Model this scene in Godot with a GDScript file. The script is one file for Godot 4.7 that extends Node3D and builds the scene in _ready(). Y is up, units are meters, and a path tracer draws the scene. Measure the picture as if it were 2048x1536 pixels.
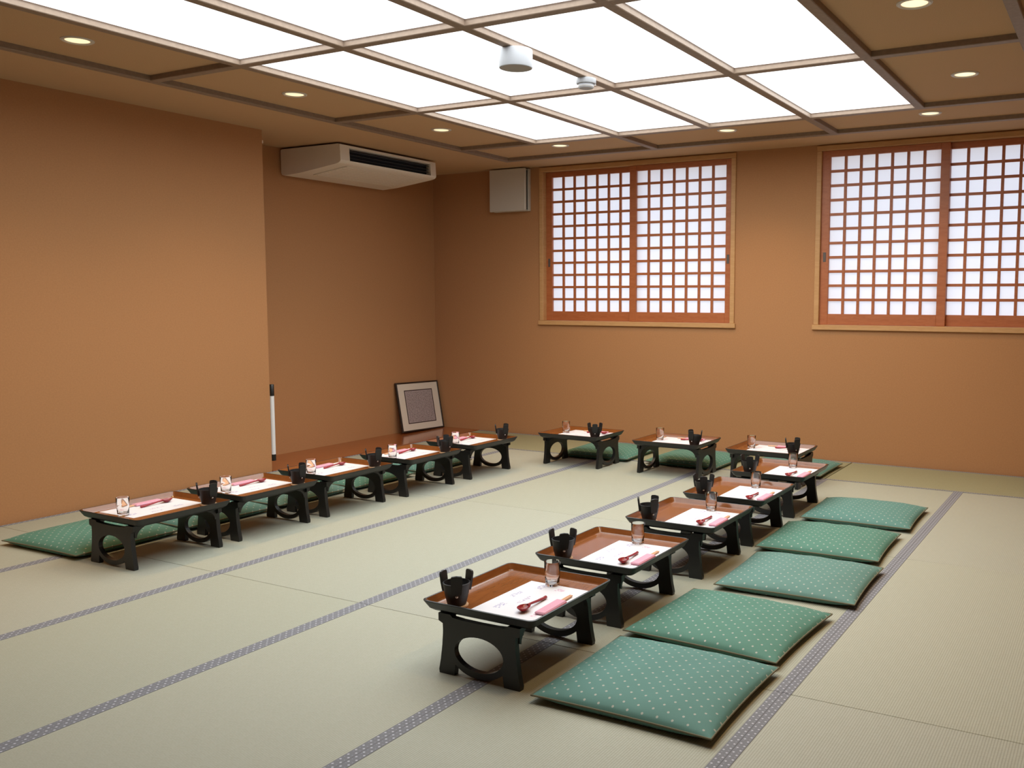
extends Node3D

const HC := 2.482            # underside of the ceiling lattice
const PANEL_Y := 2.512       # underside of recessed ceiling panels and light panels
const ROOM_X := 6.42
const ROOM_Z := 8.93
const ALCOVE_X := -0.52
const ALCOVE_Z := 2.525
const COLS := [0.666, 1.395, 2.124, 2.853, 3.582, 4.310, 5.040, 5.770]
const ROWS := [0.42, 1.083, 2.469, 3.855, 5.241, 6.627, 8.013, 8.56]
const BAR := 0.055

var M := {}
var taken := {}
var rng := RandomNumberGenerator.new()


# ---------------------------------------------------------------- naming
func numbered(n: String) -> String:
	if not taken.has(n):
		taken[n] = 0
		return n
	taken[n] += 1
	return "%s_%03d" % [n, taken[n]]


func thing(called: String, label: String, category: String, at := Vector3.ZERO, turn := 0.0, group := "") -> Node3D:
	var o := Node3D.new()
	o.name = numbered(called)
	add_child(o)
	o.position = at
	o.rotation.y = turn
	o.set_meta("label", label)
	o.set_meta("category", category)
	if group != "":
		o.set_meta("group", group)
	return o


func struct_root(called: String, label := "", category := "") -> Node3D:
	var o := Node3D.new()
	o.name = numbered(called)
	add_child(o)
	o.set_meta("kind", "structure")
	if label != "":
		o.set_meta("label", label)
	if category != "":
		o.set_meta("category", category)
	return o


func part(called: String, mesh: Mesh, m: Material, parent: Node, at := Vector3.ZERO, rot := Vector3.ZERO) -> MeshInstance3D:
	var o := MeshInstance3D.new()
	o.name = called
	o.mesh = mesh
	if m:
		o.material_override = m
	o.position = at
	o.rotation = rot
	parent.add_child(o, true)
	return o


func copy_of(src: Node3D, label: String, at: Vector3, turn: float) -> Node3D:
	var base: String = src.get_meta("base_name")
	var c: Node3D = src.duplicate()
	c.name = numbered(base)
	add_child(c)
	c.position = at
	c.rotation.y = turn
	c.set_meta("label", label)
	return c


# ---------------------------------------------------------------- materials
func mat(lin: Color, rough := 0.7, spec := 0.5) -> StandardMaterial3D:
	var m := StandardMaterial3D.new()
	m.albedo_color = lin.linear_to_srgb()
	m.roughness = rough
	m.metallic_specular = spec
	return m


func noise_tex(seed_: int, freq: float, lo: float, hi: float, size := 256, octaves := 4) -> ImageTexture:
	var n := FastNoiseLite.new()
	n.seed = seed_
	n.frequency = freq
	n.fractal_octaves = octaves
	var src := n.get_seamless_image(size, size)
	var im := Image.create(size, size, true, Image.FORMAT_RGB8)
	for y in size:
		for x in size:
			var v: float = lerpf(lo, hi, src.get_pixel(x, y).r)
			im.set_pixel(x, y, Color(v, v, v))
	im.generate_mipmaps()
	return ImageTexture.create_from_image(im)


func tatami_images() -> Array:
	var s := 256
	var col := Image.create(s, s, true, Image.FORMAT_RGB8)
	var hgt := Image.create(s, s, true, Image.FORMAT_RGB8)
	var r := RandomNumberGenerator.new()
	r.seed = 11
	var rush := []
	for y in s:
		rush.append(r.randf())
	for y in s:
		for x in s:
			var rib := absf(sin(PI * float(x) / 16.0))         # 16 ribs in a tile
			var k := int(float(x) / 16.0)
			var strand: float = rush[(y / 4 * 4 + k * 37) % s]
			var fine := 0.5 + 0.5 * cos(TAU * float(y) / 4.0)
			var h := clampf(pow(rib, 0.6) * (0.86 + 0.14 * fine), 0.0, 1.0)
			hgt.set_pixel(x, y, Color(h, h, h))
			var v := 0.81 + 0.13 * pow(rib, 0.7) + 0.04 * strand + 0.02 * r.randf()
			col.set_pixel(x, y, Color(v, v, v * (0.985 + 0.015 * strand)))
	col.generate_mipmaps()
	hgt.generate_mipmaps()
	return [ImageTexture.create_from_image(col), ImageTexture.create_from_image(hgt)]


func border_image() -> ImageTexture:
	# woven edging: grey ground with small pale woven dots
	var w := 32
	var h := 64
	var im := Image.create(w, h, true, Image.FORMAT_RGB8)
	var r := RandomNumberGenerator.new()
	r.seed = 5
	for y in h:
		for x in w:
			var g := 0.50 + 0.06 * r.randf() + (0.03 if (x + y) % 4 < 2 else 0.0)
			im.set_pixel(x, y, Color(g * 0.95, g * 0.955, g * 1.0))
	for c in [Vector2(8, 8), Vector2(24, 24), Vector2(8, 40), Vector2(24, 56), Vector2(24, 2), Vector2(8, 24), Vector2(24, 40), Vector2(8, 56)]:
		var big: bool = int(c.x + c.y) % 32 == 16
		for dy in range(-4, 5):
			for dx in range(-4, 5):
				var d := absf(dx) + absf(dy)
				if d < (4.6 if big else 2.6):
					var p := Color(0.80, 0.80, 0.85) if big else Color(0.62, 0.625, 0.67)
					im.set_pixel(posmod(int(c.x) + dx, w), posmod(int(c.y) + dy, h), p)
	im.generate_mipmaps()
	return ImageTexture.create_from_image(im)


func dot_image(ground: Color, dot: Color) -> ImageTexture:
	# printed cushion cloth: pale dots in staggered rows (values linear, stored as sRGB)
	var s := 128
	var im := Image.create(s, s, true, Image.FORMAT_RGB8)
	var r := RandomNumberGenerator.new()
	r.seed = 21
	for y in s:
		for x in s:
			var t := 0.93 + 0.1 * r.randf() + (0.04 if (x / 2 + y / 2) % 2 == 0 else 0.0)
			var c := Color(ground.r * t, ground.g * t, ground.b * t)
			for q in [Vector2(0, 0), Vector2(s, 0), Vector2(0, s), Vector2(s, s), Vector2(s / 2.0, s / 2.0)]:
				if Vector2(x, y).distance_to(q) < 9.5 + 1.5 * r.randf():
					c = dot
			im.set_pixel(x, y, c.linear_to_srgb())
	im.generate_mipmaps()
	return ImageTexture.create_from_image(im)


func wood_image(seed_: int, a: Color, b: Color, along_x := true) -> ImageTexture:
	var s := 256
	var n := FastNoiseLite.new()
	n.seed = seed_
	n.frequency = 0.02
	n.fractal_octaves = 4
	var im := Image.create(s, s, true, Image.FORMAT_RGB8)
	for y in s:
		for x in s:
			var u := float(x if along_x else y)
			var v := float(y if along_x else x)
			var t := 0.5 + 0.5 * n.get_noise_3d(u * 0.25, sin(v / s * TAU) * 100.0, cos(v / s * TAU) * 100.0)
			t = clampf(t + 0.25 * sin(40.0 * t), 0.0, 1.0)
			im.set_pixel(x, y, a.lerp(b, t).linear_to_srgb())
	im.generate_mipmaps()
	return ImageTexture.create_from_image(im)


func mat_print_image() -> ImageTexture:
	# paper table mat: white with a few faint printed columns
	var w := 390
	var h := 270
	var im := Image.create(w, h, true, Image.FORMAT_RGB8)
	im.fill(Color(0.865, 0.855, 0.88))
	var r := RandomNumberGenerator.new()
	r.seed = 3
	var blocks := [[60, 215, 70, 20, Color(0.84, 0.60, 0.68)], [70, 50, 60, 24, Color(0.62, 0.60, 0.74)], [200, 28, 60, 22, Color(0.64, 0.62, 0.75)], [150, 95, 80, 14, Color(0.70, 0.64, 0.75)], [320, 60, 40, 30, Color(0.64, 0.60, 0.74)], [330, 140, 26, 30, Color(0.80, 0.64, 0.72)]]
	for b in blocks:
		for k in 46:
			var x: int = b[0] + r.randi() % int(b[2])
			var y: int = b[1] + r.randi() % int(b[3])
			var horizontal := r.randf() < 0.5
			for t in 3 + r.randi() % 7:
				var px := clampi(x + (t if horizontal else 0), 0, w - 2)
				var py := clampi(y + (0 if horizontal else t), 0, h - 2)
				im.set_pixel(px, py, b[4])
				im.set_pixel(px + (0 if horizontal else 1), py + (1 if horizontal else 0), b[4])
	im.generate_mipmaps()
	return ImageTexture.create_from_image(im)


func sutra_image() -> ImageTexture:
	# framed print: a block of close brush characters within a ruled edge
	var s := 256
	var im := Image.create(s, s, true, Image.FORMAT_RGB8)
	im.fill(Color(0.66, 0.60, 0.60))
	var r := RandomNumberGenerator.new()
	r.seed = 8
	for cy in range(14, s - 16, 11):
		for cx in range(14, s - 16, 10):
			for k in 5:
				var x := cx + r.randi() % 7
				var y := cy + r.randi() % 8
				var horizontal := r.randf() < 0.55
				for t in 2 + r.randi() % 5:
					im.set_pixel(clampi(x + (t if horizontal else 0), 0, s - 1), clampi(y + (0 if horizontal else t), 0, s - 1), Color(0.26, 0.21, 0.23))
	for e in range(0, 7):
		im.fill_rect(Rect2i(e, e, s - 2 * e, 1), Color(0.24, 0.18, 0.18))
		im.fill_rect(Rect2i(e, s - 1 - e, s - 2 * e, 1), Color(0.24, 0.18, 0.18))
		im.fill_rect(Rect2i(e, e, 1, s - 2 * e), Color(0.24, 0.18, 0.18))
		im.fill_rect(Rect2i(s - 1 - e, e, 1, s - 2 * e), Color(0.24, 0.18, 0.18))
	im.generate_mipmaps()
	return ImageTexture.create_from_image(im)


func make_materials() -> void:
	var tt := tatami_images()
	var tints := [Color(0.425, 0.43, 0.355), Color(0.44, 0.44, 0.36), Color(0.42, 0.425, 0.345), Color(0.435, 0.435, 0.365)]
	for i in 4:
		var m := mat(tints[i], 0.62, 0.45)
		m.albedo_texture = tt[0]
		m.heightmap_enabled = true
		m.heightmap_texture = tt[1]
		m.heightmap_scale = 0.04
		m.uv1_scale = Vector3(1.0 / 0.128, 1.0 / 0.128, 1)
		M["tatami%d" % i] = m
	var g := mat(Color(0.34, 0.325, 0.20), 0.62, 0.45)       # the mats along the window wall are greener
	g.albedo_texture = tt[0]
	g.heightmap_enabled = true
	g.heightmap_texture = tt[1]
	g.heightmap_scale = 0.04
	g.uv1_scale = Vector3(1.0 / 0.128, 1.0 / 0.128, 1)
	M.tatami_green = g
	M.border = mat(Color(0.85, 0.85, 0.85), 0.75, 0.3)
	M.border.albedo_texture = border_image()
	M.border.uv1_scale = Vector3(1.0 / 0.03, 1.0 / 0.06, 1)
	M.wall = mat(Color(0.465, 0.230, 0.104), 0.9, 0.3)
	M.wall.albedo_texture = noise_tex(4, 0.22, 0.95, 1.0, 256, 3)
	M.wall.uv1_triplanar = true
	M.wall.uv1_world_triplanar = true
	M.wall.uv1_scale = Vector3(1.4, 1.4, 1.4)
	M.ceil = mat(Color(0.62, 0.40, 0.225), 0.85, 0.3)
	M.ceil.albedo_texture = noise_tex(9, 0.25, 0.88, 1.0, 256, 2)
	M.ceil.uv1_triplanar = true
	M.ceil.uv1_world_triplanar = true
	M.ceil.uv1_scale = Vector3(4, 4, 4)
	M.bar = mat(Color(0.31, 0.225, 0.17), 0.55, 0.4)
	M.bar.albedo_texture = noise_tex(12, 0.08, 0.9, 1.0, 128, 3)
	M.bar.uv1_triplanar = true
	M.bar.uv1_world_triplanar = true
	M.bar.uv1_scale = Vector3(3, 3, 3)
	M.casing = mat(Color.WHITE, 0.5, 0.4)
	M.casing.albedo_texture = wood_image(3, Color(0.50, 0.27, 0.11), Color(0.58, 0.33, 0.15))
	M.casing.uv1_triplanar = true
	M.casing.uv1_world_triplanar = true
	M.casing.uv1_scale = Vector3(1.5, 1.5, 1.5)
	M.shoji = mat(Color.WHITE, 0.42, 0.5)
	M.shoji.albedo_texture = wood_image(6, Color(0.38, 0.11, 0.035), Color(0.46, 0.15, 0.055))
	M.shoji.uv1_triplanar = true
	M.shoji.uv1_world_triplanar = true
	M.shoji.uv1_scale = Vector3(2, 2, 2)
	M.paper = mat(Color(0.80, 0.80, 0.84), 0.9, 0.2)
	M.paper.backlight_enabled = true
	M.paper.backlight = Color(1, 1, 1)
	M.pull = mat(Color(0.10, 0.08, 0.07), 0.4, 0.5)
	M.board = mat(Color.WHITE, 0.16, 0.55)
	M.board.albedo_texture = wood_image(17, Color(0.26, 0.075, 0.022), Color(0.34, 0.11, 0.035), false)
	M.board.uv1_triplanar = true
	M.board.uv1_world_triplanar = true
	M.board.uv1_scale = Vector3(0.9, 0.9, 0.9)
	M.black = mat(Color(0.010, 0.010, 0.010), 0.38, 0.5)
	M.lacquer = mat(Color.WHITE, 0.15, 0.55)
	M.lacquer.albedo_texture = wood_image(31, Color(0.185, 0.058, 0.014), Color(0.245, 0.080, 0.020))
	M.lacquer.uv1_triplanar = true
	M.lacquer.uv1_scale = Vector3(2, 2, 2)
	M.iron = mat(Color(0.011, 0.011, 0.012), 0.5, 0.5)
	M.foil = mat(Color(0.85, 0.87, 0.9), 0.25, 0.6)
	M.foil.metallic = 0.7
	M.chrome = mat(Color(0.86, 0.90, 0.97), 0.35, 0.6)
	M.chrome.metallic = 1.0
	M.pale_wood = mat(Color(0.66, 0.42, 0.24), 0.6, 0.4)
	M.mat_paper = mat(Color.WHITE, 0.8, 0.3)
	M.mat_paper.albedo_texture = mat_print_image()
	M.red = mat(Color(0.30, 0.020, 0.028), 0.25, 0.5)
	M.pink = mat(Color(0.68, 0.34, 0.44), 0.7, 0.3)
	M.red_paper = mat(Color(0.42, 0.10, 0.12), 0.7, 0.3)
	M.stick = mat(Color(0.70, 0.40, 0.24), 0.6, 0.4)
	M.glass = StandardMaterial3D.new()
	M.glass.albedo_color = Color(1, 1, 1, 0)
	M.glass.roughness = 0.0
	M.glass.transparency = BaseMaterial3D.TRANSPARENCY_ALPHA
	M.glass.refraction_enabled = true
	M.glass.refraction_scale = 0.05
	var grounds := [Color(0.105, 0.232, 0.206), Color(0.092, 0.222, 0.172), Color(0.120, 0.240, 0.213)]
	for i in 3:
		var c := mat(Color.WHITE, 0.75, 0.4)
		c.albedo_texture = dot_image(grounds[i], Color(0.40, 0.415, 0.37))
		c.uv1_scale = Vector3(1.0 / 0.05, 1.0 / 0.05, 1)
		M["cushion%d" % i] = c
	M.piping = mat(Color(0.16, 0.15, 0.10), 0.8, 0.3)
	M.ivory = mat(Color(0.80, 0.73, 0.63), 0.5, 0.45)
	M.ivory_dark = mat(Color(0.36, 0.32, 0.28), 0.55, 0.4)
	M.vent = mat(Color(0.012, 0.014, 0.016), 0.6, 0.4)
	M.blade = mat(Color(0.05, 0.052, 0.055), 0.5, 0.4)
	M.white = mat(Color(0.78, 0.78, 0.82), 0.45, 0.5)
	M.grey_white = mat(Color(0.40, 0.405, 0.435), 0.5, 0.4)
	M.grey = mat(Color(0.36, 0.33, 0.31), 0.6, 0.4)
	M.box_cover = mat(Color(0.58, 0.54, 0.48), 0.6, 0.4)
	M.frame = mat(Color(0.022, 0.015, 0.012), 0.35, 0.5)
	M.mount = mat(Color(0.66, 0.58, 0.50), 0.85, 0.3)
	M.art = mat(Color.WHITE, 0.8, 0.3)
	M.art.albedo_texture = sutra_image()
	M.concrete = mat(Color(0.4, 0.39, 0.37), 0.9, 0.3)
	M.steel = mat(Color(0.62, 0.58, 0.52), 0.35, 0.5)
	M.light_panel = mat(Color(0.9, 0.9, 0.9), 0.5, 0.4)
	M.light_panel.emission_enabled = true
	M.light_panel.emission = Color(0.97, 0.985, 1.0)
	M.light_panel.emission_energy_multiplier = 1.0
	M.lens = mat(Color(0.9, 0.8, 0.6), 0.3, 0.5)
	M.lens.emission_enabled = true
	M.lens.emission = Color(0.96, 0.85, 0.68)
	M.lens.emission_energy_multiplier = 1.0


# ---------------------------------------------------------------- mesh helpers
func begin() -> SurfaceTool:
	var st := SurfaceTool.new()
	st.begin(Mesh.PRIMITIVE_TRIANGLES)
	return st


func tri(st: SurfaceTool, a: Vector3, b: Vector3, c: Vector3, out: Vector3) -> void:
	var n := (b - a).cross(c - a)
	if n.length_squared() < 1e-16:
		return
	n = n.normalized()
	var v := [a, b, c]
	if n.dot(out) > 0.0:
		v = [a, c, b]                                # front faces run clockwise
	else:
		n = -n
	for p in v:
		st.set_normal(n)
		var q: Vector3 = p
		st.set_uv(Vector2(q.x, q.z) if absf(n.y) > 0.5 else (Vector2(q.x, q.y) if absf(n.z) > 0.5 else Vector2(q.z, q.y)))
		st.add_vertex(p)


func quad(st: SurfaceTool, a: Vector3, b: Vector3, c: Vector3, d: Vector3, out: Vector3) -> void:
	tri(st, a, b, c, out)
	tri(st, a, c, d, out)


# box between two corners with chamfered edges
func cbox(st: SurfaceTool, lo: Vector3, hi: Vector3, bev := 0.0) -> void:
	var c := (lo + hi) * 0.5
	var h := (hi - lo) * 0.5
	var b := minf(bev, minf(h.x, minf(h.y, h.z)) * 0.9)
	for ax in 3:
		var u := (ax + 1) % 3
		var w := (ax + 2) % 3
		for s in [-1.0, 1.0]:
			var o := Vector3.ZERO
			o[ax] = s
			var q := []
			for k in [[-1.0, -1.0], [1.0, -1.0], [1.0, 1.0], [-1.0, 1.0]]:
				var p := Vector3.ZERO
				p[ax] = s * h[ax]
				p[u] = k[0] * (h[u] - b)
				p[w] = k[1] * (h[w] - b)
				q.append(c + p)
			quad(st, q[0], q[1], q[2], q[3], o)
	if b <= 0.0:
		return
	for ax in 3:
		var u := (ax + 1) % 3
		var w := (ax + 2) % 3
		for su in [-1.0, 1.0]:
			for sw in [-1.0, 1.0]:
				var q := []
				for k in [[-1.0, 0], [1.0, 0], [1.0, 1], [-1.0, 1]]:
					var p := Vector3.ZERO
					p[ax] = k[0] * (h[ax] - b)
					p[u] = su * (h[u] - (b if k[1] == 1 else 0.0))
					p[w] = sw * (h[w] - (0.0 if k[1] == 1 else b))
					q.append(c + p)
				var o := Vector3.ZERO
				o[u] = su
				o[w] = sw
				quad(st, q[0], q[1], q[2], q[3], o)
	for sx in [-1.0, 1.0]:
		for sy in [-1.0, 1.0]:
			for sz in [-1.0, 1.0]:
				var s := Vector3(sx, sy, sz)
				tri(st, c + s * Vector3(h.x, h.y - b, h.z - b), c + s * Vector3(h.x - b, h.y, h.z - b), c + s * Vector3(h.x - b, h.y - b, h.z), s)


func box_mesh(lo: Vector3, hi: Vector3, bev := 0.0) -> ArrayMesh:
	var st := begin()
	cbox(st, lo, hi, bev)
	return st.commit()


# turned shape: profile of (radius, height), from bottom outside round
func lathe(profile: Array, seg := 24, st_in: SurfaceTool = null) -> ArrayMesh:
	var st := begin() if st_in == null else st_in
	var group := 1
	for i in profile.size() - 1:
		var a: Vector2 = profile[i]
		var b: Vector2 = profile[i + 1]
		if i > 0:
			var p: Vector2 = profile[i - 1]
			if absf((b - a).angle_to(a - p)) > deg_to_rad(40):
				group += 1
		st.set_smooth_group(group)
		for k in seg:
			var t0 := TAU * k / seg
			var t1 := TAU * (k + 1) / seg
			var p00 := Vector3(a.x * cos(t0), a.y, a.x * sin(t0))
			var p01 := Vector3(a.x * cos(t1), a.y, a.x * sin(t1))
			var p10 := Vector3(b.x * cos(t0), b.y, b.x * sin(t0))
			var p11 := Vector3(b.x * cos(t1), b.y, b.x * sin(t1))
			if a.x > 1e-6:
				for p in [p00, p01, p11]:
					st.add_vertex(p)
			if b.x > 1e-6:
				for p in [p00, p11, p10]:
					st.add_vertex(p)
	st.generate_normals()
	return st.commit()


# flat outlines, thickened along z
func extrude(outlines: Array, z0: float, z1: float) -> ArrayMesh:
	var st := begin()
	for o in outlines:
		var l: PackedVector2Array = o
		var idx := Geometry2D.triangulate_polygon(l)
		if idx.is_empty():
			push_error("outline not filled")
		for k in range(0, idx.size(), 3):
			for zz in [[z0, Vector3(0, 0, -1)], [z1, Vector3(0, 0, 1)]]:
				var v := []
				for e in 3:
					var p: Vector2 = l[idx[k + e]]
					v.append(Vector3(p.x, p.y, zz[0]))
				tri(st, v[0], v[1], v[2], zz[1])
		var cw := -1.0 if Geometry2D.is_polygon_clockwise(l) else 1.0
		for i in l.size():
			var a := l[i]
			var b := l[(i + 1) % l.size()]
			if absf(a.x) < 1e-7 and absf(b.x) < 1e-7 and outlines.size() > 1:
				continue                             # the seam between two halves
			var n := Vector2(b.y - a.y, a.x - b.x) * cw
			quad(st, Vector3(a.x, a.y, z0), Vector3(b.x, b.y, z0), Vector3(b.x, b.y, z1), Vector3(a.x, a.y, z1), Vector3(n.x, n.y, 0))
	return st.commit()


func round_rect(hx: float, hz: float, r: float, y: float, n := 6) -> PackedVector3Array:
	var out := PackedVector3Array()
	for q in [[1, 1, 0.0], [-1, 1, 90.0], [-1, -1, 180.0], [1, -1, 270.0]]:
		for k in n + 1:
			var t := deg_to_rad(float(q[2]) + 90.0 * k / n)
			out.append(Vector3(q[0] * (hx - r) + r * cos(t), y, q[1] * (hz - r) + r * sin(t)))
	return out


# skin over a list of rings, each with its smooth group; closes the last ring with a fan
func loft(rings: Array, close_first := false, close_last := true, flip := false) -> ArrayMesh:
	var st := begin()
	for i in rings.size() - 1:
		st.set_smooth_group(i + 1)
		var a: PackedVector3Array = rings[i]
		var b: PackedVector3Array = rings[i + 1]
		for k in a.size():
			var l := (k + 1) % a.size()
			var v := [a[k], a[l], b[l], a[k], b[l], b[k]]
			if flip:
				v = [a[k], b[l], a[l], a[k], b[k], b[l]]
			for p in v:
				st.add_vertex(p)
	for e in [[0, close_first], [rings.size() - 1, close_last]]:
		if not e[1]:
			continue
		st.set_smooth_group(100 + int(e[0]))
		var a: PackedVector3Array = rings[e[0]]
		var c := Vector3.ZERO
		for p in a:
			c += p / a.size()
		var rev: bool = (e[0] == 0) != flip
		for k in a.size():
			var l := (k + 1) % a.size()
			for p in ([c, a[l], a[k]] if rev else [c, a[k], a[l]]):
				st.add_vertex(p)
	st.generate_normals()
	return st.commit()


# tube along a path; radii per point
func tube(path: Array, radii: Array, seg := 8, closed := false) -> ArrayMesh:
	var st := begin()
	st.set_smooth_group(1)
	var rings := []
	var n := path.size()
	for i in n:
		var p0: Vector3 = path[(i - 1 + n) % n] if (closed or i > 0) else path[i]
		var p1: Vector3 = path[(i + 1) % n] if (closed or i < n - 1) else path[i]
		var d := (p1 - p0).normalized()
		var up := Vector3.UP if absf(d.y) < 0.95 else Vector3.RIGHT
		var s := d.cross(up).normalized()
		var u := s.cross(d).normalized()
		var ring := []
		for k in seg:
			var t := TAU * k / seg
			ring.append(path[i] + (s * cos(t) + u * sin(t)) * float(radii[i % radii.size()]))
		rings.append(ring)
	for i in (n if closed else n - 1):
		var a: Array = rings[i]
		var b: Array = rings[(i + 1) % n]
		for k in seg:
			var l := (k + 1) % seg
			for p in [a[k], b[l], a[l], a[k], b[k], b[l]]:
				st.add_vertex(p)
	if not closed:
		for e in [0, n - 1]:
			st.set_smooth_group(2 + e)
			for k in seg:
				var l := (k + 1) % seg
				for p in ([path[e], rings[e][k], rings[e][l]] if e == 0 else [path[e], rings[e][l], rings[e][k]]):
					st.add_vertex(p)
	st.generate_normals()
	return st.commit()


# ---------------------------------------------------------------- setting
func build_shell() -> void:
	var st := begin()
	# subfloor under the mats
	var fl := struct_root("floor", "tatami mat floor with grey woven edging", "floor")
	part("subfloor", box_mesh(Vector3(ALCOVE_X - 0.2, -0.16, -0.25), Vector3(ROOM_X + 0.2, -0.055, ROOM_Z + 0.2)), M.concrete, fl)
	var w := 0.9125
	var len_ := 1.8195
	var x0 := 0.0205
	var long_mat := box_mesh(Vector3(-w / 2 + 0.001, -0.055, -len_ / 2 + 0.0012), Vector3(w / 2 - 0.001, 0.0, len_ / 2 - 0.0012), 0.002)
	var half_mat := box_mesh(Vector3(-w / 2 + 0.001, -0.055, -w / 2 + 0.001), Vector3(w / 2 - 0.001, 0.0, w / 2 - 0.001), 0.002)
	var band := box_mesh(Vector3(-0.0148, -0.001, -len_ / 2 + 0.0014), Vector3(0.0148, 0.0012, len_ / 2 - 0.0014), 0.0005)
	var half_band := box_mesh(Vector3(-0.0148, -0.001, -w / 2 + 0.0014), Vector3(0.0148, 0.0012, w / 2 - 0.0014), 0.0005)
	for j in 4:
		for i in 7:
			var c := Vector3(x0 + w * (i + 0.5), 0, 0.818 + len_ * (j + 0.5))
			var m := part("tatami_mat", long_mat, M["tatami%d" % ((i * 3 + j * 2) % 4)], fl, c)
			for s in [-1, 1]:
				part("border_band", band, M.border, m, Vector3(s * (w / 2 - 0.0150), 0, 0))
	for zc in [0.818 - 0.402, 0.818 + len_ * 4 + 0.4135]:
		for k in 4:
			var half := k == 3
			var cx := x0 + (w * 6.5 if half else len_ * 0.5 + 2.0 * w * k + (2.0 * w - len_) * 0.5)
			var m := part("tatami_mat", half_mat if half else long_mat, M.tatami_green, fl, Vector3(cx, 0, zc), Vector3(0, PI / 2, 0))
			m.scale = Vector3(0.80 / w, 1, 1)
			for s in [-1, 1]:
				part("border_band", half_band if half else band, M.border, m, Vector3(s * (w / 2 - 0.0170), 0, 0))
	# alcove board
	part("alcove_board", box_mesh(Vector3(ALCOVE_X + 0.001, -0.05, 0.002), Vector3(0.012, 0.004, ALCOVE_Z - 0.002), 0.002), M.board, fl)

	# walls
	var wl := part("wall_left", box_mesh(Vector3(ALCOVE_X, -0.055, ALCOVE_Z), Vector3(0.0, 2.6, ROOM_Z + 0.15)), M.wall, self)
	wl.set_meta("kind", "structure")
	var wa := part("wall_alcove", box_mesh(Vector3(ALCOVE_X - 0.15, -0.055, -0.2), Vector3(ALCOVE_X, 2.6, ROOM_Z + 0.15)), M.wall, self)
	wa.set_meta("kind", "structure")
	var wr := part("wall_right", box_mesh(Vector3(ROOM_X, -0.055, -0.2), Vector3(ROOM_X + 0.15, 2.6, ROOM_Z + 0.15)), M.wall, self)
	wr.set_meta("kind", "structure")
	var wf := part("wall_front", box_mesh(Vector3(0.0, -0.055, ROOM_Z), Vector3(ROOM_X, 2.6, ROOM_Z + 0.15)), M.wall, self)
	wf.set_meta("kind", "structure")
	st = begin()
	var openings := [[0.73, 2.655], [3.33, 5.255]]
	cbox(st, Vector3(ALCOVE_X, -0.055, -0.2), Vector3(ROOM_X, 1.045, 0.0))
	cbox(st, Vector3(ALCOVE_X, 2.472, -0.2), Vector3(ROOM_X, 2.6, 0.0))
	var xs := [ALCOVE_X, 0.735, 2.65, 3.335, 5.25, ROOM_X]
	for k in [0, 2, 4]:
		cbox(st, Vector3(xs[k], 1.045, -0.2), Vector3(xs[k + 1], 2.472, 0.0))
	var wb := part("wall_back", st.commit(), M.wall, self)
	wb.set_meta("kind", "structure")
	for i in 2:
		build_window("window_%d" % (i + 1), openings[i][0], openings[i][1], i)


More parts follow.
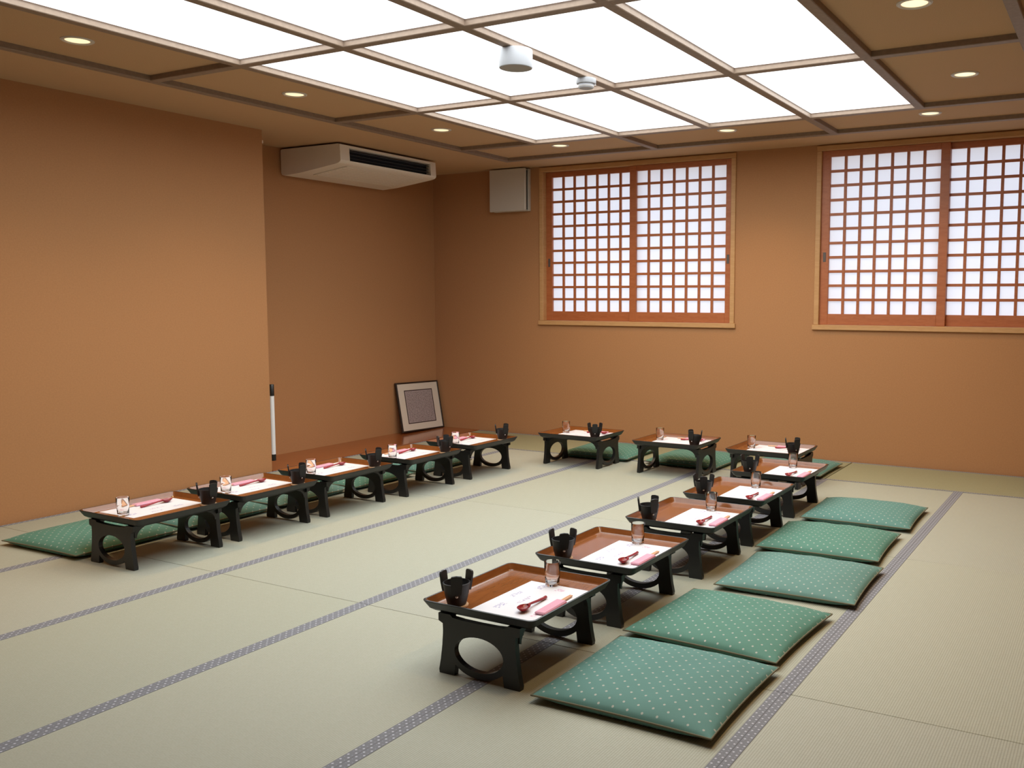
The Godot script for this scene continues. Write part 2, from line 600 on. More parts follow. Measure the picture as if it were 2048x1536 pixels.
func build_window(called: String, x0: float, x1: float, which: int) -> void:
	var y0 := 1.04
	var y1 := 2.476
	var root := struct_root(called, "shoji lattice window with reddish wood frame, " + ("beside the alcove" if which == 0 else "cut by the right picture edge"), "window")
	var cw := 0.04
	part("casing_jamb", box_mesh(Vector3(x0, y0 + cw, -0.12), Vector3(x0 + cw, y1 - cw, 0.015), 0.003), M.casing, root)
	part("casing_jamb", box_mesh(Vector3(x1 - cw, y0 + cw, -0.12), Vector3(x1, y1 - cw, 0.015), 0.003), M.casing, root)
	part("casing_head", box_mesh(Vector3(x0, y1 - cw, -0.12), Vector3(x1, y1, 0.015), 0.003), M.casing, root)
	part("casing_sill", box_mesh(Vector3(x0 - 0.012, y0, -0.12), Vector3(x1 + 0.012, y0 + cw, 0.022), 0.003), M.casing, root)
	var ix0 := x0 + cw
	var ix1 := x1 - cw
	var mid := (ix0 + ix1) / 2.0
	var st_w := 0.065
	# two sliding shoji; in the first window the right one runs in front, in the second the left one
	for side in 2:
		var front := (side == 1) == (which == 0)
		var a: float = ix0 if side == 0 else mid - st_w / 2
		var b: float = mid + st_w / 2 if side == 0 else ix1
		if which == 0 and side == 0:
			b = a + 2.0 * st_w + 7.0 * 0.1185       # runs on behind the front panel's stile
		var zc := -0.022 if front else -0.058
		var p := Node3D.new()
		p.name = "shoji_panel"
		root.add_child(p, true)
		p.position = Vector3(0, 0, zc)
		var ya := y0 + cw + 0.001
		var yb := y1 - cw - 0.001
		var t := 0.015
		var wa := st_w
		var wb := st_w
		if side == 1:
			wb = 0.052
		part("stile", box_mesh(Vector3(a, ya, -t), Vector3(a + wa, yb, t), 0.002), M.shoji, p)
		part("stile", box_mesh(Vector3(b - wb, ya, -t), Vector3(b, yb, t), 0.002), M.shoji, p)
		part("bottom_rail", box_mesh(Vector3(a + wa, ya, -t), Vector3(b - wb, 1.166, t), 0.002), M.shoji, p)
		part("top_rail", box_mesh(Vector3(a + wa, 2.388, -t), Vector3(b - wb, yb, t), 0.002), M.shoji, p)
		var xa := a + wa
		var xb := b - wb
		var pitch := (xb - xa) / 7.0
		var hb := 0.0105
		for k in range(1, 7):
			var xx := xa + pitch * k
			part("upright_bar", box_mesh(Vector3(xx - hb, 1.166, -0.006), Vector3(xx + hb, 2.388, 0.012), 0.0015), M.shoji, p)
		var rp := (2.388 - 1.166) / 11.0
		for k in range(1, 11):
			var yy := 1.166 + rp * k
			part("cross_bar", box_mesh(Vector3(xa, yy - 0.0105, -0.005), Vector3(xb, yy + 0.0105, 0.0105), 0.0015), M.shoji, p)
		# a single sheet of paper
		var q := begin()
		quad(q, Vector3(xa - 0.008, 1.158, -0.0085), Vector3(xb + 0.008, 1.158, -0.0085), Vector3(xb + 0.008, 2.396, -0.0085), Vector3(xa - 0.008, 2.396, -0.0085), Vector3(0, 0, 1))
		part("paper", q.commit(), M.paper, p)
		var hx: float = a + 0.032 if side == 0 else b - 0.028
		part("finger_pull", box_mesh(Vector3(hx - 0.012, 1.575, t - 0.003), Vector3(hx + 0.012, 1.65, t + 0.002), 0.002), M.pull, p)


func build_ceiling() -> void:
	var root := struct_root("ceiling", "brown coffered ceiling with a lattice of wooden bars", "ceiling")
	part("slab", box_mesh(Vector3(ALCOVE_X - 0.15, 2.56, -0.2), Vector3(ROOM_X + 0.15, 2.72, ROOM_Z + 0.15)), M.concrete, root)
	var xo0: float = COLS[0] - BAR / 2
	var xo1: float = COLS[7] + BAR / 2
	var zo0: float = ROWS[0] - BAR / 2
	var zo1: float = ROWS[7] + BAR / 2
	var y0 := HC + 0.003
	part("border_panel", box_mesh(Vector3(ALCOVE_X, y0, 0.0), Vector3(xo0, 2.56, ROOM_Z)), M.ceil, root)
	part("border_panel", box_mesh(Vector3(xo1, y0, 0.0), Vector3(ROOM_X, 2.56, ROOM_Z)), M.ceil, root)
	part("border_panel", box_mesh(Vector3(xo0, y0, 0.0), Vector3(xo1, 2.56, zo0)), M.ceil, root)
	part("border_panel", box_mesh(Vector3(xo0, y0, zo1), Vector3(xo1, 2.56, ROOM_Z)), M.ceil, root)
	# bars along the room
	for i in 8:
		var za: float = ROWS[1]
		var zb: float = ROWS[6]
		if i in [0, 2, 4, 6, 7]:
			za = zo0
			zb = zo1
		part("lattice_bar", box_mesh(Vector3(COLS[i] - BAR / 2, HC, za), Vector3(COLS[i] + BAR / 2, 2.559, zb), 0.003), M.bar, root)
	# bars across the room
	for j in 8:
		part("lattice_bar", box_mesh(Vector3(xo0, HC + 0.0008, ROWS[j] - BAR / 2), Vector3(xo1, 2.559, ROWS[j] + BAR / 2), 0.003), M.bar, root)
	# recessed brown panels
	var cells := []
	for j in [4, 5]:
		for i in range(1, 5):
			cells.append([COLS[i], COLS[i + 1], ROWS[j], ROWS[j + 1]])
	for j in range(1, 6):
		cells.append([COLS[0], COLS[1], ROWS[j], ROWS[j + 1]])
		cells.append([COLS[5], COLS[6], ROWS[j], ROWS[j + 1]])
		cells.append([COLS[6], COLS[7], ROWS[j], ROWS[j + 1]])
	for zz in [[ROWS[0], ROWS[1]], [ROWS[6], ROWS[7]]]:
		for xx in [[0, 2], [2, 4], [4, 6], [6, 7]]:
			cells.append([COLS[xx[0]], COLS[xx[1]], zz[0], zz[1]])
	for c in cells:
		part("recessed_panel", box_mesh(Vector3(c[0] + BAR / 2, PANEL_Y, c[2] + BAR / 2), Vector3(c[1] - BAR / 2, 2.559, c[3] - BAR / 2)), M.ceil, root)


func build_ceiling_lights() -> void:
	var col_words := ["nearest the left wall", "second from the left wall", "third from the left wall", "fourth from the left wall"]
	var row_words := ["first row from the windows", "second row from the windows", "third row from the windows", "fourth row from the windows", "fifth row from the windows"]
	for j in 3:
		for i in 4:
			var xa: float = COLS[i + 1] + BAR / 2 + 0.001
			var xb: float = COLS[i + 2] - BAR / 2 - 0.001
			var za: float = ROWS[j + 1] + BAR / 2 + 0.001
			var zb: float = ROWS[j + 2] - BAR / 2 - 0.001
			var c := Vector3((xa + xb) / 2, PANEL_Y, (za + zb) / 2)
			var t := thing("luminous_panel", "glowing white ceiling light panel, %s, %s" % [row_words[j], col_words[i]], "ceiling light", c, 0, "luminous panels of the ceiling lattice")
			part("diffuser", box_mesh(Vector3(-(xb - xa) / 2, 0, -(zb - za) / 2), Vector3((xb - xa) / 2, 0.04, (zb - za) / 2), 0.002), M.light_panel, t)
			var l := AreaLight3D.new()
			l.name = "panel_light"
			l.area_size = Vector2(xb - xa - 0.01, zb - za - 0.01)
			l.light_color = Color(0.965, 1.0, 1.0)
			l.light_energy = PANEL_ENERGY
			l.area_range = 14.0
			l.area_attenuation = 2.0
			l.shadow_enabled = true
			l.rotation.x = -PI / 2
			l.position = Vector3(0, -0.004, 0)
			t.add_child(l)


func build_downlights() -> void:
	var trim := lathe([Vector2(0.052, 0.004), Vector2(0.056, -0.004), Vector2(0.066, -0.007), Vector2(0.073, -0.003), Vector2(0.074, 0.0)], 32)
	var lens := lathe([Vector2(0.0, -0.0022), Vector2(0.03, -0.0018), Vector2(0.0545, -0.001)], 32)
	var spots := [
		[1.03, 4.50, "recessed warm downlight in the upper left corner of the picture"],
		[1.03, 3.16, "recessed warm downlight above the end of the left wall"],
		[1.05, 1.80, "recessed warm downlight above the right end of the air conditioner"],
		[1.45, 0.80, "recessed warm downlight above the left end of the first window"],
		[2.89, 0.80, "recessed warm downlight above the right end of the first window"],
		[4.31, 0.75, "recessed warm downlight above the second window"],
		[4.675, 1.776, "recessed warm downlight right of the light panels, second from the windows"],
		[4.675, 3.17, "largest recessed warm downlight, at the upper right picture edge"],
		[1.03, 5.93, "recessed warm downlight by the left wall, outside the picture"],
		[4.675, 4.55, "recessed warm downlight overhead right, outside the picture"],
	]
	for s in spots:
		var t := thing("downlight", s[2], "downlight", Vector3(s[0], PANEL_Y, s[1]), 0, "recessed downlights")
		part("trim_ring", trim, M.steel, t)
		part("lamp_lens", lens, M.lens, t)
		var l := SpotLight3D.new()
		l.name = "lamp"
		l.light_color = Color(1.0, 0.84, 0.62)
		l.light_energy = DOWN_ENERGY
		l.light_size = 0.05
		l.spot_angle = 60.0
		l.spot_angle_attenuation = 1.0
		l.spot_range = 14.0
		l.spot_attenuation = 2.0
		l.shadow_enabled = true
		l.rotation.x = -PI / 2
		l.position = Vector3(0, -0.012, 0)
		t.add_child(l)


const PANEL_ENERGY := 0.74
const DOWN_ENERGY := 0.95


# ---------------------------------------------------------------- things
func tray_table_proto() -> Node3D:
	var t := thing("tray_table", "", "table")
	t.set_meta("base_name", "tray_table")
	t.set_meta("group", "low black tray tables")
	part("tray_body", loft([round_rect(0.20, 0.165, 0.017, 0.2105), round_rect(0.236, 0.203, 0.018, 0.2125), round_rect(0.249, 0.216, 0.020, 0.222), round_rect(0.2635, 0.2305, 0.023, 0.2475), round_rect(0.2635, 0.2305, 0.023, 0.250), round_rect(0.259, 0.226, 0.022, 0.2515), round_rect(0.2565, 0.2235, 0.021, 0.250)], true, false, true), M.black, t)
	part("tray_lining", loft([round_rect(0.2567, 0.2237, 0.021, 0.2503), round_rect(0.2455, 0.2125, 0.019, 0.2300), round_rect(0.2425, 0.2095, 0.018, 0.2265), round_rect(0.236, 0.203, 0.017, 0.2250)], false, true, true), M.lacquer, t)
	# end panels with an oval opening
	var half := [Vector2(0.101, 0.017), Vector2(0.103, 0.0), Vector2(0.166, 0.0), Vector2(0.168, 0.012), Vector2(0.160, 0.05), Vector2(0.153, 0.10), Vector2(0.149, 0.15), Vector2(0.150, 0.176), Vector2(0.168, 0.184), Vector2(0.168, 0.211), Vector2(0.118, 0.211), Vector2(0.108, 0.202), Vector2(0.07, 0.199), Vector2(0.0, 0.198)]
	var poly := PackedVector2Array()
	for k in range(0, 8):                            # underside of the ring
		var a := deg_to_rad(-90.0 + 54.0 * k / 7.0)
		poly.append(Vector2(0.121 * cos(a), 0.09 + 0.083 * sin(a)))
	for k in range(1, half.size()):
		poly.append(half[k])
	for k in range(0, 19):                           # the oval opening, from its top to its foot
		var a := deg_to_rad(90.0 - 10.0 * k)
		poly.append(Vector2(0.101 * cos(a), 0.09 + 0.060 * sin(a)))
	var other := PackedVector2Array()
	for p in poly:
		other.append(Vector2(-p.x, p.y))
	var panel := extrude([poly, other], -0.011, 0.011)
	for s in [-1, 1]:
		part("leg_panel", panel, M.black, t, Vector3(0.235 * s, 0, 0), Vector3(0, PI / 2, 0))
	# curved corner brackets under the long sides
	var br := PackedVector2Array([Vector2(0, 0.211), Vector2(0, 0.152)])
	for k in range(0, 8):
		var a := deg_to_rad(180.0 - 90.0 * k / 7.0)
		br.append(Vector2(0.085 + 0.075 * cos(a), 0.148 + 0.055 * sin(a)))
	br.append(Vector2(0.098, 0.203))
	br.append(Vector2(0.098, 0.211))
	var bracket := extrude([br], -0.008, 0.008)
	for z in [-0.145, 0.145]:
		part("bracket", bracket, M.black, t, Vector3(-0.226, 0, z))
		part("bracket", bracket, M.black, t, Vector3(0.226, 0, z), Vector3(0, PI, 0))
	return t


func stove_proto() -> Node3D:
	var t := thing("tabletop_stove", "", "stove")
	t.set_meta("base_name", "tabletop_stove")
	t.set_meta("group", "small black tabletop stoves")
	part("base_board", lathe([Vector2(0.0, 0.0), Vector2(0.039, 0.0), Vector2(0.040, 0.001), Vector2(0.040, 0.006), Vector2(0.039, 0.007), Vector2(0.0, 0.007)], 28), M.pale_wood, t)
	# hollow iron pot
	var st := begin()
	var seg := 36
	var hs := [0.007, 0.011, 0.038, 0.048, 0.080, 0.084]
	var ro := [0.031, 0.033, 0.0395, 0.0415, 0.047, 0.0475]
	for i in hs.size() - 1:
		for k in seg:
			var t0 := TAU * (k - 0.5) / seg
			var t1 := TAU * (k + 0.5) / seg
			var d0 := Vector3(cos(t0), 0, sin(t0))
			var d1 := Vector3(cos(t1), 0, sin(t1))
			var oa: Vector3 = d0 * ro[i] + Vector3.UP * hs[i]
			var ob: Vector3 = d1 * ro[i] + Vector3.UP * hs[i]
			var oc: Vector3 = d1 * ro[i + 1] + Vector3.UP * hs[i + 1]
			var od: Vector3 = d0 * ro[i + 1] + Vector3.UP * hs[i + 1]
			var ia: Vector3 = d0 * (ro[i] - 0.004) + Vector3.UP * hs[i]
			var ib: Vector3 = d1 * (ro[i] - 0.004) + Vector3.UP * hs[i]
			var ic: Vector3 = d1 * (ro[i + 1] - 0.004) + Vector3.UP * hs[i + 1]
			var idd: Vector3 = d0 * (ro[i + 1] - 0.004) + Vector3.UP * hs[i + 1]
			var o := (d0 + d1) * 0.5
			quad(st, oa, ob, oc, od, o)
			quad(st, ia, ib, ic, idd, -o)
			if i == hs.size() - 2:
				quad(st, od, oc, ic, idd, Vector3.UP)
			if i == 0:
				tri(st, ia, ib, Vector3(0, hs[0], 0), Vector3.UP)
				tri(st, oa, ob, Vector3(0, hs[0], 0), Vector3.DOWN)
	part("pot", st.commit(), M.iron, t)
	part("fuel_cup", lathe([Vector2(0.0, 0.012), Vector2(0.024, 0.012), Vector2(0.031, 0.046), Vector2(0.032, 0.047), Vector2(0.026, 0.046), Vector2(0.023, 0.040), Vector2(0.0, 0.040)], 24), M.foil, t)
	# three upright prongs that carry a pan
	var pr := PackedVector2Array([Vector2(-0.015, 0.052), Vector2(0.015, 0.052), Vector2(0.019, 0.08), Vector2(0.020, 0.112), Vector2(0.016, 0.118), Vector2(0.0, 0.120), Vector2(-0.016, 0.118), Vector2(-0.020, 0.112), Vector2(-0.019, 0.08)])
	var prong := extrude([pr], -0.0035, 0.0035)
	var rivet := lathe([Vector2(0.0050, -0.002), Vector2(0.0050, 0.0), Vector2(0.0047, 0.0017), Vector2(0.0036, 0.0034), Vector2(0.0020, 0.0046), Vector2(0.0, 0.0050)], 14)
	for k in 3:
		var a := TAU * k / 3.0
		var o := part("prong", prong, M.iron, t, Vector3(cos(a) * 0.0385, 0, sin(a) * 0.0385))
		o.basis = Basis(Vector3.UP, PI / 2 - a) * Basis(Vector3.RIGHT, deg_to_rad(7.0))
		var v := part("rivet", rivet, M.chrome, t, Vector3(cos(a) * 0.0400, 0.043, sin(a) * 0.0400))
		v.basis = Basis(Vector3.UP, PI / 2 - a) * Basis(Vector3.RIGHT, PI / 2)
	return t


func placemat_proto() -> Node3D:
	var t := thing("placemat", "", "placemat")
	t.set_meta("base_name", "placemat")
	t.set_meta("group", "white paper placemats")
	var st := begin()
	var hx := 0.194
	var hz := 0.133
	var y := 0.0006
	cbox(st, Vector3(-hx, 0, -hz), Vector3(hx, y - 0.0001, hz))
	var m1: ArrayMesh = st.commit()
	var q := begin()
	var pts := [[-hx, -hz, 0.0, 0.0], [hx, -hz, 1.0, 0.0], [hx, hz, 1.0, 1.0], [-hx, hz, 0.0, 1.0]]
	for k in [0, 1, 2, 0, 2, 3]:
		q.set_normal(Vector3.UP)
		q.set_uv(Vector2(pts[k][2], pts[k][3]))
		q.add_vertex(Vector3(pts[k][0], y, pts[k][1]))
	part("sheet", m1, M.mount_white, t)
	part("printed_face", q.commit(), M.mat_paper, t)
	return t


func spoon_proto() -> Node3D:
	var t := thing("spoon", "", "spoon")
	t.set_meta("base_name", "spoon")
	t.set_meta("group", "red lacquer spoons")
	# bowl: thick-walled shallow ladle, long axis along x
	var st := begin()
	st.set_smooth_group(1)
	var nu := 20
	var nv := 5
	for side in 2:
		for j in nv:
			for k in nu:
				var v := []
				for e in [[j, k], [j + 1, k], [j + 1, k + 1], [j, k + 1]]:
					var rr := float(e[0]) / nv
					var a := TAU * float(e[1]) / nu
					var dy := 0.016 * (rr * rr) + 0.002 if side == 0 else 0.016 * (rr * rr) + 0.0005 - 0.0005 * rr
					if side == 0:
						dy = 0.0025 + 0.0150 * rr * rr
					else:
						dy = 0.0165 * rr * rr + 0.001 * rr * (1.0 - rr)
					v.append(Vector3(0.030 * rr * cos(a) - 0.14, dy, 0.0205 * rr * sin(a)))
				var order := [v[0], v[1], v[2], v[0], v[2], v[3]] if side == 1 else [v[0], v[2], v[1], v[0], v[3], v[2]]
				for p in order:
					st.add_vertex(p)
	st.generate_normals()
	part("bowl", st.commit(), M.red, t)
	part("handle", tube([Vector3(-0.115, 0.0145, 0), Vector3(-0.09, 0.0135, 0), Vector3(-0.05, 0.0095, 0), Vector3(-0.01, 0.0065, 0), Vector3(0.008, 0.0065, 0), Vector3(0.012, 0.0065, 0)], [0.0048, 0.0042, 0.0046, 0.0058, 0.006, 0.003], 10), M.red, t)
	return t


func chopstick_proto() -> Node3D:
	var t := thing("chopstick_set", "", "chopsticks")
	t.set_meta("base_name", "chopstick_set")
	t.set_meta("group", "chopsticks in pink paper sleeves")
	part("sleeve", box_mesh(Vector3(-0.14, 0.0, -0.021), Vector3(0.012, 0.010, 0.021), 0.004), M.pink, t)
	part("sleeve_edge", box_mesh(Vector3(-0.142, 0.0, 0.0212), Vector3(0.006, 0.006, 0.0235), 0.0008), M.red_paper, t)
	for s in [-1, 1]:
		part("chopstick", tube([Vector3(0.0, 0.0045, 0.004 * s), Vector3(0.05, 0.0045, 0.0038 * s), Vector3(0.078, 0.0045, 0.0036 * s)], [0.0034, 0.0036, 0.003], 8), M.stick, t)
	return t


func glass_proto() -> Node3D:
	var t := thing("drinking_glass", "", "glass")
	t.set_meta("base_name", "drinking_glass")
	t.set_meta("group", "clear water glasses")
	part("tumbler", lathe([Vector2(0.0, 0.0), Vector2(0.024, 0.0), Vector2(0.0255, 0.0015), Vector2(0.0285, 0.045), Vector2(0.0305, 0.089), Vector2(0.0302, 0.090), Vector2(0.0292, 0.090), Vector2(0.0288, 0.089), Vector2(0.0265, 0.045), Vector2(0.0240, 0.014), Vector2(0.021, 0.0105), Vector2(0.0, 0.010)], 40), M.glass, t)
	return t


func cushion_mesh(seed_: int, hx: float, hz: float) -> Array:
	var n := FastNoiseLite.new()
	n.seed = seed_
	n.frequency = 3.0
	var N := 36
	var seam := 0.026
	var top := []
	var bot := []
	for j in N + 1:
		var rt := []
		var rb := []
		for i in N + 1:
			var u := -cos(PI * i / N)
			var v := -cos(PI * j / N)
			u = lerpf(u, 2.0 * i / N - 1.0, 0.35)
			v = lerpf(v, 2.0 * j / N - 1.0, 0.35)
			var x := hx * u * (1.0 - 0.03 * (1.0 - v * v))
			var z := hz * v * (1.0 - 0.03 * (1.0 - u * u))
			var f := pow(maxf(0.0, 1.0 - pow(absf(u), 3.2)), 0.55) * pow(maxf(0.0, 1.0 - pow(absf(v), 3.2)), 0.55)
			var wr := n.get_noise_2d(x * 2.0, z * 2.0) * 0.006 * f
			rt.append(Vector3(x, seam + 0.047 * f + wr, z))
			rb.append(Vector3(x, seam * (1.0 - minf(1.0, f * 2.2)), z))
		top.append(rt)
		bot.append(rb)
	var st := begin()
	for side in 2:
		st.set_smooth_group(1 + side)
		var g: Array = top if side == 0 else bot
		for j in N:
			for i in N:
				var q := [g[j][i], g[j][i + 1], g[j + 1][i + 1], g[j + 1][i]]
				var o := [0, 1, 2, 0, 2, 3] if side == 0 else [0, 2, 1, 0, 3, 2]
				for k in o:
					var p: Vector3 = q[k]
					st.set_uv(Vector2(p.x, p.z))
					st.add_vertex(p)
	st.generate_normals()
	var path := []
	for i in N:
		path.append(top[0][i])
	for j in N:
		path.append(top[j][N])
	for i in N:
		path.append(top[N][N - i])
	for j in N:
		path.append(top[N - j][0])
	return [st.commit(), tube(path, [0.0032], 6, true)]


func build_places() -> void:
	var near := ["nearest the camera", "second from the camera", "third from the camera", "fourth from the camera", "farthest from the camera"]
	var spots := []      # position, turn, words, stove turn
	var R := [[3.665, 4.622], [3.676, 3.945], [3.697, 3.205], [3.70, 2.555], [3.69, 1.835]]
	var rs := [0.0, 0.1, 0.5, 0.0, 0.0]
	for i in 5:
		spots.append([Vector3(R[i][0], 0, R[i][1]), PI / 2, "right row, " + near[i], rs[i]])
	var L := [[1.315, 4.385], [1.305, 3.785], [1.300, 3.160], [1.325, 2.500], [1.325, 1.830]]
	var ls := [0.5, 0.55, 0.5, 0.9, 0.5]
	for i in 5:
		spots.append([Vector3(L[i][0], 0, L[i][1]), -PI / 2, "left row, " + near[i], ls[i]])
	var B := [[1.83, 1.105], [2.64, 1.085], [3.38, 1.105]]
	var bs := [0.0, -0.5, 0.5]
	var bw := ["back row below the windows, leftmost", "back row below the windows, middle", "back row below the windows, rightmost"]
	for i in 3:
		spots.append([Vector3(B[i][0], 0, B[i][1]), PI, bw[i], bs[i]])

	var protos := {"table": tray_table_proto(), "mat": placemat_proto(), "spoon": spoon_proto(), "sticks": chopstick_proto(), "glass": glass_proto(), "stove": stove_proto()}
	var first := true
	var r := RandomNumberGenerator.new()
	r.seed = 77
	for s in spots:
		var at: Vector3 = s[0]
		var turn: float = s[1]
		var b := Basis(Vector3.UP, turn)
		var top := 0.2252
		var j := func(a: float) -> float: return r.randf_range(-a, a)
		var items := [
			["table", Vector3.ZERO, 0.0, "low black lacquer tray table with brown tray, " + s[2]],
			["mat", Vector3(-0.024 + j.call(0.006), top, 0.069), j.call(0.012), "white paper placemat on the tray table, " + s[2]],
			["spoon", Vector3(0.0 + j.call(0.008), top + 0.0008, 0.103 + j.call(0.004)), j.call(0.06) + 0.04, "red lacquer spoon on the placemat, " + s[2]],
			["sticks", Vector3(0.0 + j.call(0.008), top + 0.0008, 0.168), j.call(0.04) + 0.03, "chopsticks in pink paper sleeve on the placemat, " + s[2]],
			["glass", Vector3(0.162 + j.call(0.006), top + 0.0008, 0.030 + j.call(0.008)), 0.0, "clear water glass at the placemat edge, " + s[2]],
			["stove", Vector3(-0.197 + j.call(0.002), top + 0.0004, -0.130 + j.call(0.003)), 0.0, "black three-pronged tabletop stove on the tray table, " + s[2]],
		]
		var sp: Vector3 = at + b * items[5][1]
		items[5][2] = -atan2(7.3 - sp.z, 5.5 - sp.x) + float(s[3]) - turn
		for it in items:
			var node: Node3D
			if first:
				node = protos[it[0]]
				node.position = at + b * it[1]
				node.rotation.y = turn + it[2]
				node.set_meta("label", it[3])
			else:
				node = copy_of(protos[it[0]], it[3], at + b * it[1], turn + it[2])
		first = false

	# floor cushions
	var cm := []
	for k in 3:
		cm.append(cushion_mesh(40 + k, 0.308, 0.298))
	var cs := [
		[4.218, 4.622, 0.0, 0, "right row, nearest the camera"], [4.212, 3.980, -0.05, 1, "right row, second from the camera"], [4.268, 3.255, 0.03, 2, "right row, third from the camera"],
		[4.205, 2.560, 0.03, 1, "right row, fourth from the camera"], [4.212, 1.830, 0.02, 0, "right row, farthest from the camera"],
		[0.770, 4.375, 0.02, 1, "left row, nearest the camera"], [0.760, 3.740, -0.02, 0, "left row, second from the camera"], [0.755, 3.110, 0.02, 2, "left row, third from the camera"],
		[0.765, 2.470, 0.0, 1, "left row, fourth from the camera"], [0.765, 1.810, -0.02, 0, "left row, farthest from the camera"],
		[1.815, 0.625, 0.03, 1, "back row below the windows, leftmost"], [2.590, 0.610, -0.03, 1, "back row below the windows, middle"], [3.350, 0.560, 0.0, 0, "back row below the windows, rightmost"],
	]
	for c in cs:
		var t := thing("floor_cushion", "green floor cushion with pale dots, " + c[4], "cushion", Vector3(c[0], 0.0004, c[1]), c[2], "green dotted floor cushions")
		part("cover", cm[c[3]][0], M["cushion%d" % c[3]], t)
		part("piping", cm[c[3]][1], M.piping, t)


func build_air_conditioner() -> void:
	var t := thing("air_conditioner", "ivory ceiling-hung air conditioner with dark outlet in the alcove", "air conditioner", Vector3(0, 0, 1.335))
	var hz := 0.57
	# cross-section seen from the end (x, y)
	var prof := PackedVector2Array([Vector2(-0.505, 2.462), Vector2(-0.505, 2.285), Vector2(-0.497, 2.268), Vector2(-0.47, 2.262), Vector2(-0.30, 2.272), Vector2(0.09, 2.318), Vector2(0.125, 2.326), Vector2(0.143, 2.336), Vector2(0.147, 2.348), Vector2(0.09, 2.356), Vector2(0.09, 2.440), Vector2(0.140, 2.448), Vector2(0.140, 2.466), Vector2(0.12, 2.470), Vector2(-0.49, 2.470)])
	part("casing", extrude([prof], -hz + 0.07, hz - 0.10), M.ivory, t)
	var end := PackedVector2Array([Vector2(-0.505, 2.462), Vector2(-0.505, 2.285), Vector2(-0.497, 2.268), Vector2(-0.47, 2.262), Vector2(-0.30, 2.272), Vector2(0.09, 2.318), Vector2(0.125, 2.326), Vector2(0.143, 2.336), Vector2(0.147, 2.348), Vector2(0.140, 2.466), Vector2(0.12, 2.470), Vector2(-0.49, 2.470)])
	part("end_cap", extrude([end], hz - 0.10, hz), M.ivory, t)
	part("end_cap", extrude([end], -hz, -hz + 0.07), M.ivory, t)
	part("outlet", box_mesh(Vector3(0.0905, 2.357, -hz + 0.07), Vector3(0.095, 2.44, hz - 0.10)), M.vent, t)
	for k in 3:
		var y := 2.376 + 0.026 * k
		part("louvre_blade", extrude([PackedVector2Array([Vector2(0.097, y + 0.006), Vector2(0.133, y - 0.006), Vector2(0.134, y - 0.003), Vector2(0.098, y + 0.009)])], -hz + 0.075, hz - 0.105), M.blade, t)
	# intake grille on the underside
	var g := part("intake_grille", box_mesh(Vector3(-0.19, -0.004, -hz + 0.10), Vector3(0.19, 0.0, hz - 0.13), 0.0015), M.ivory, t, Vector3(-0.10, 2.2945, 0), Vector3(0, 0, atan2(0.046, 0.39)))
	for k in 9:
		part("grille_slat", box_mesh(Vector3(-0.165 + 0.04 * k, -0.0065, -hz + 0.12), Vector3(-0.155 + 0.04 * k, -0.0038, hz - 0.15), 0.0008), M.ivory, g)
	part("hanger", box_mesh(Vector3(-0.40, 2.470, -hz + 0.15), Vector3(-0.02, HC + 0.003, hz - 0.15)), M.vent, t)


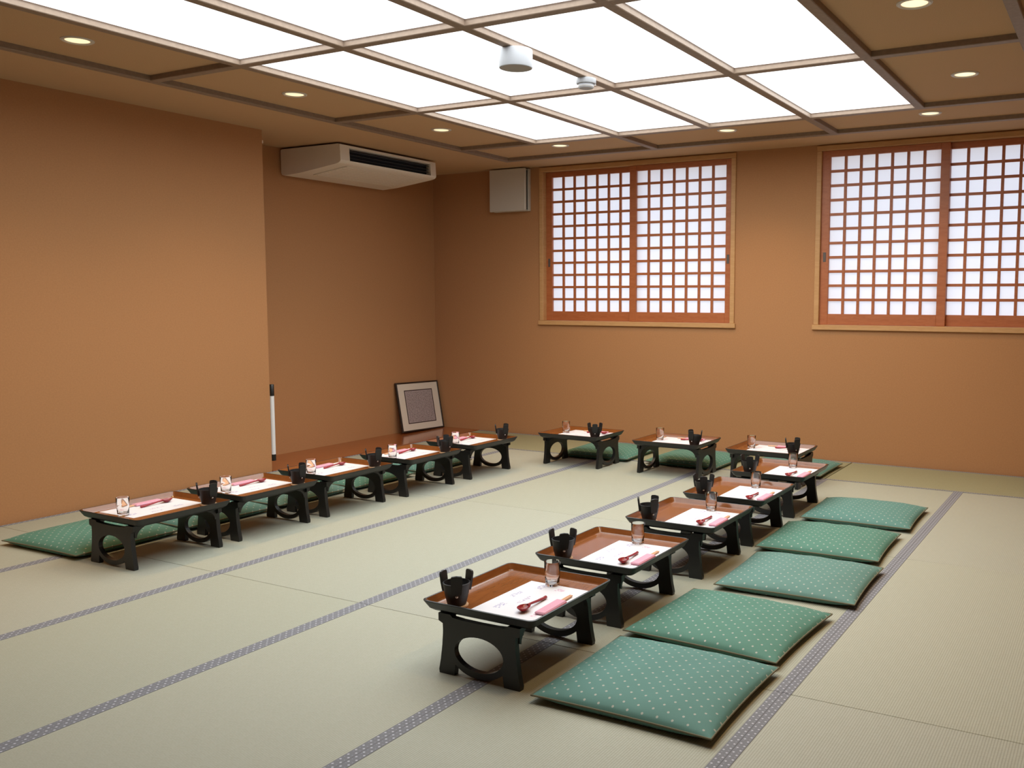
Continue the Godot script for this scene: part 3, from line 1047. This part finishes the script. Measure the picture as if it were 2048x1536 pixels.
func build_details() -> void:
	# square box on the window wall
	var t := thing("wall_box", "square off-white box mounted high on the wall beside the window", "wall box", Vector3(0.431, 2.282, 0.0))
	part("back_plate", box_mesh(Vector3(-0.2, -0.193, 0.0), Vector3(0.2, 0.193, 0.035), 0.004), M.box_cover, t)
	part("core", box_mesh(Vector3(-0.185, -0.178, 0.035), Vector3(0.185, 0.178, 0.070)), M.vent, t)
	part("front_cover", box_mesh(Vector3(-0.201, -0.194, 0.070), Vector3(0.201, 0.194, 0.100), 0.006), M.box_cover, t)
	part("bracket", box_mesh(Vector3(-0.06, 0.193, 0.005), Vector3(0.06, 0.199, 0.03)), M.vent, t)

	# round fittings under the lattice bar
	t = thing("round_fixture", "large white round fixture hanging below the light lattice", "fixture", Vector3(2.853, HC, 3.45))
	part("housing", lathe([Vector2(0.074, -0.088), Vector2(0.080, -0.086), Vector2(0.082, -0.080), Vector2(0.082, -0.004), Vector2(0.080, 0.0), Vector2(0.0, 0.0)], 40), M.grey_white, t)
	part("face", lathe([Vector2(0.0, -0.084), Vector2(0.06, -0.084), Vector2(0.0745, -0.0875)], 40), M.grey, t)
	part("mount", box_mesh(Vector3(-0.02, -0.002, -0.11), Vector3(0.02, 0.001, -0.07)), M.bar, t)
	t = thing("smoke_detector", "small white two-tier detector under the light lattice", "detector", Vector3(2.853, HC, 2.775))
	part("base", lathe([Vector2(0.0, -0.028), Vector2(0.052, -0.028), Vector2(0.055, -0.024), Vector2(0.055, 0.0), Vector2(0.0, 0.0)], 32), M.grey_white, t)
	part("sensing_head", lathe([Vector2(0.0, -0.052), Vector2(0.038, -0.052), Vector2(0.043, -0.047), Vector2(0.043, -0.028)], 32), M.grey_white, t)
	part("grille_ring", lathe([Vector2(0.0435, -0.046), Vector2(0.0445, -0.043), Vector2(0.0435, -0.040)], 32), M.grey, t)

	# picture leaning against the alcove wall
	t = thing("framed_print", "framed block of small characters leaning on the alcove wall", "picture", Vector3(-0.395, 0.0085, 0.335))
	t.rotation = Vector3(0, PI / 2, 0)
	var w := 0.302
	var h := 0.475
	var tilt := -asin(0.092 / h)
	t.basis = Basis(Vector3.UP, PI / 2) * Basis(Vector3.RIGHT, tilt) * Basis(Vector3.BACK, -0.025)
	t.position.y = 0.0125
	var f := 0.014
	part("frame_side", box_mesh(Vector3(-w, 0, -0.022), Vector3(-w + f, h, 0.0), 0.002), M.frame, t)
	part("frame_side", box_mesh(Vector3(w - f, 0, -0.022), Vector3(w, h, 0.0), 0.002), M.frame, t)
	part("frame_rail", box_mesh(Vector3(-w + f, 0, -0.022), Vector3(w - f, f, 0.0), 0.002), M.frame, t)
	part("frame_rail", box_mesh(Vector3(-w + f, h - f, -0.022), Vector3(w - f, h, 0.0), 0.002), M.frame, t)
	part("mount_board", box_mesh(Vector3(-w + f, f, -0.018), Vector3(w - f, h - f, -0.006)), M.mount, t)
	var q := begin()
	var ax := 0.202
	var a0 := 0.075
	var a1 := 0.398
	var pts := [[-ax, a1, 0.0, 0.0], [ax, a1, 1.0, 0.0], [ax, a0, 1.0, 1.0], [-ax, a0, 0.0, 1.0]]
	for k in [0, 1, 2, 0, 2, 3]:
		q.set_normal(Vector3(0, 0, 1))
		q.set_uv(Vector2(pts[k][2], pts[k][3]))
		q.add_vertex(Vector3(pts[k][0], pts[k][1], -0.0055))
	part("print", q.commit(), M.art, t)

	# slim pole at the end of the left wall
	t = thing("white_pole", "slim white pole with black ends at the end of left wall", "pole", Vector3(-0.004, 0.075, 2.504))
	part("tube", lathe([Vector2(0.0, 0.048), Vector2(0.0165, 0.048), Vector2(0.0165, 0.485), Vector2(0.0, 0.485)], 20), M.white, t)
	part("end_cap", lathe([Vector2(0.0, 0.0), Vector2(0.016, 0.0), Vector2(0.018, 0.003), Vector2(0.018, 0.048), Vector2(0.0, 0.048)], 20), M.black, t)
	part("grip", lathe([Vector2(0.0, 0.485), Vector2(0.018, 0.485), Vector2(0.018, 0.567), Vector2(0.016, 0.570), Vector2(0.0, 0.570)], 20), M.black, t)

	# short picture rail at the top of the alcove's end wall
	t = thing("picture_rail", "short pale rail at the top of the alcove end", "rail", Vector3(-0.26, 2.405, ALCOVE_Z))
	part("rail", box_mesh(Vector3(-0.25, -0.011, -0.022), Vector3(0.25, 0.011, 0.0), 0.003), M.ivory, t)


func _ready() -> void:
	rng.seed = 1
	# camera
	var f := 1861.56
	var cam := Camera3D.new()
	cam.name = "camera"
	cam.projection = Camera3D.PROJECTION_FRUSTUM
	cam.near = 0.05
	cam.far = 60.0
	cam.size = 2.0 * (768.0 / f) * cam.near
	cam.frustum_offset = Vector2(-200.0 / f * cam.near, 0.0)
	cam.transform = Transform3D(Basis(Vector3(0.87601843, 0.00240564, -0.48227162), Vector3(-0.04579211, 0.99588458, -0.07821111), Vector3(0.48009873, 0.09059861, 0.87252341)).orthonormalized(), Vector3(5.50745, 1.27712, 7.29531))
	add_child(cam)
	cam.current = true
	# sky outside the paper windows: even overcast daylight
	var env := Environment.new()
	env.background_mode = Environment.BG_SKY
	var sky := Sky.new()
	var sm := ProceduralSkyMaterial.new()
	sm.sky_top_color = Color(0.86, 0.90, 1.0)
	sm.sky_horizon_color = Color(0.90, 0.93, 1.0)
	sm.ground_horizon_color = Color(0.74, 0.75, 0.78)
	sm.ground_bottom_color = Color(0.70, 0.71, 0.73)
	sm.sun_angle_max = 1.0
	sky.sky_material = sm
	env.sky = sky
	env.background_energy_multiplier = 1.8
	env.tonemap_mode = Environment.TONE_MAPPER_LINEAR
	env.tonemap_exposure = 1.28
	env.sdfgi_enabled = true
	env.ssao_enabled = true
	env.ssil_enabled = true
	var we := WorldEnvironment.new()
	we.name = "surroundings"
	we.environment = env
	add_child(we)

	make_materials()
	M.mount_white = mat(Color(0.72, 0.70, 0.75), 0.8, 0.3)
	build_ceiling_lights()
	build_downlights()
	build_shell()
	build_ceiling()
	build_air_conditioner()
	build_places()
	build_details()
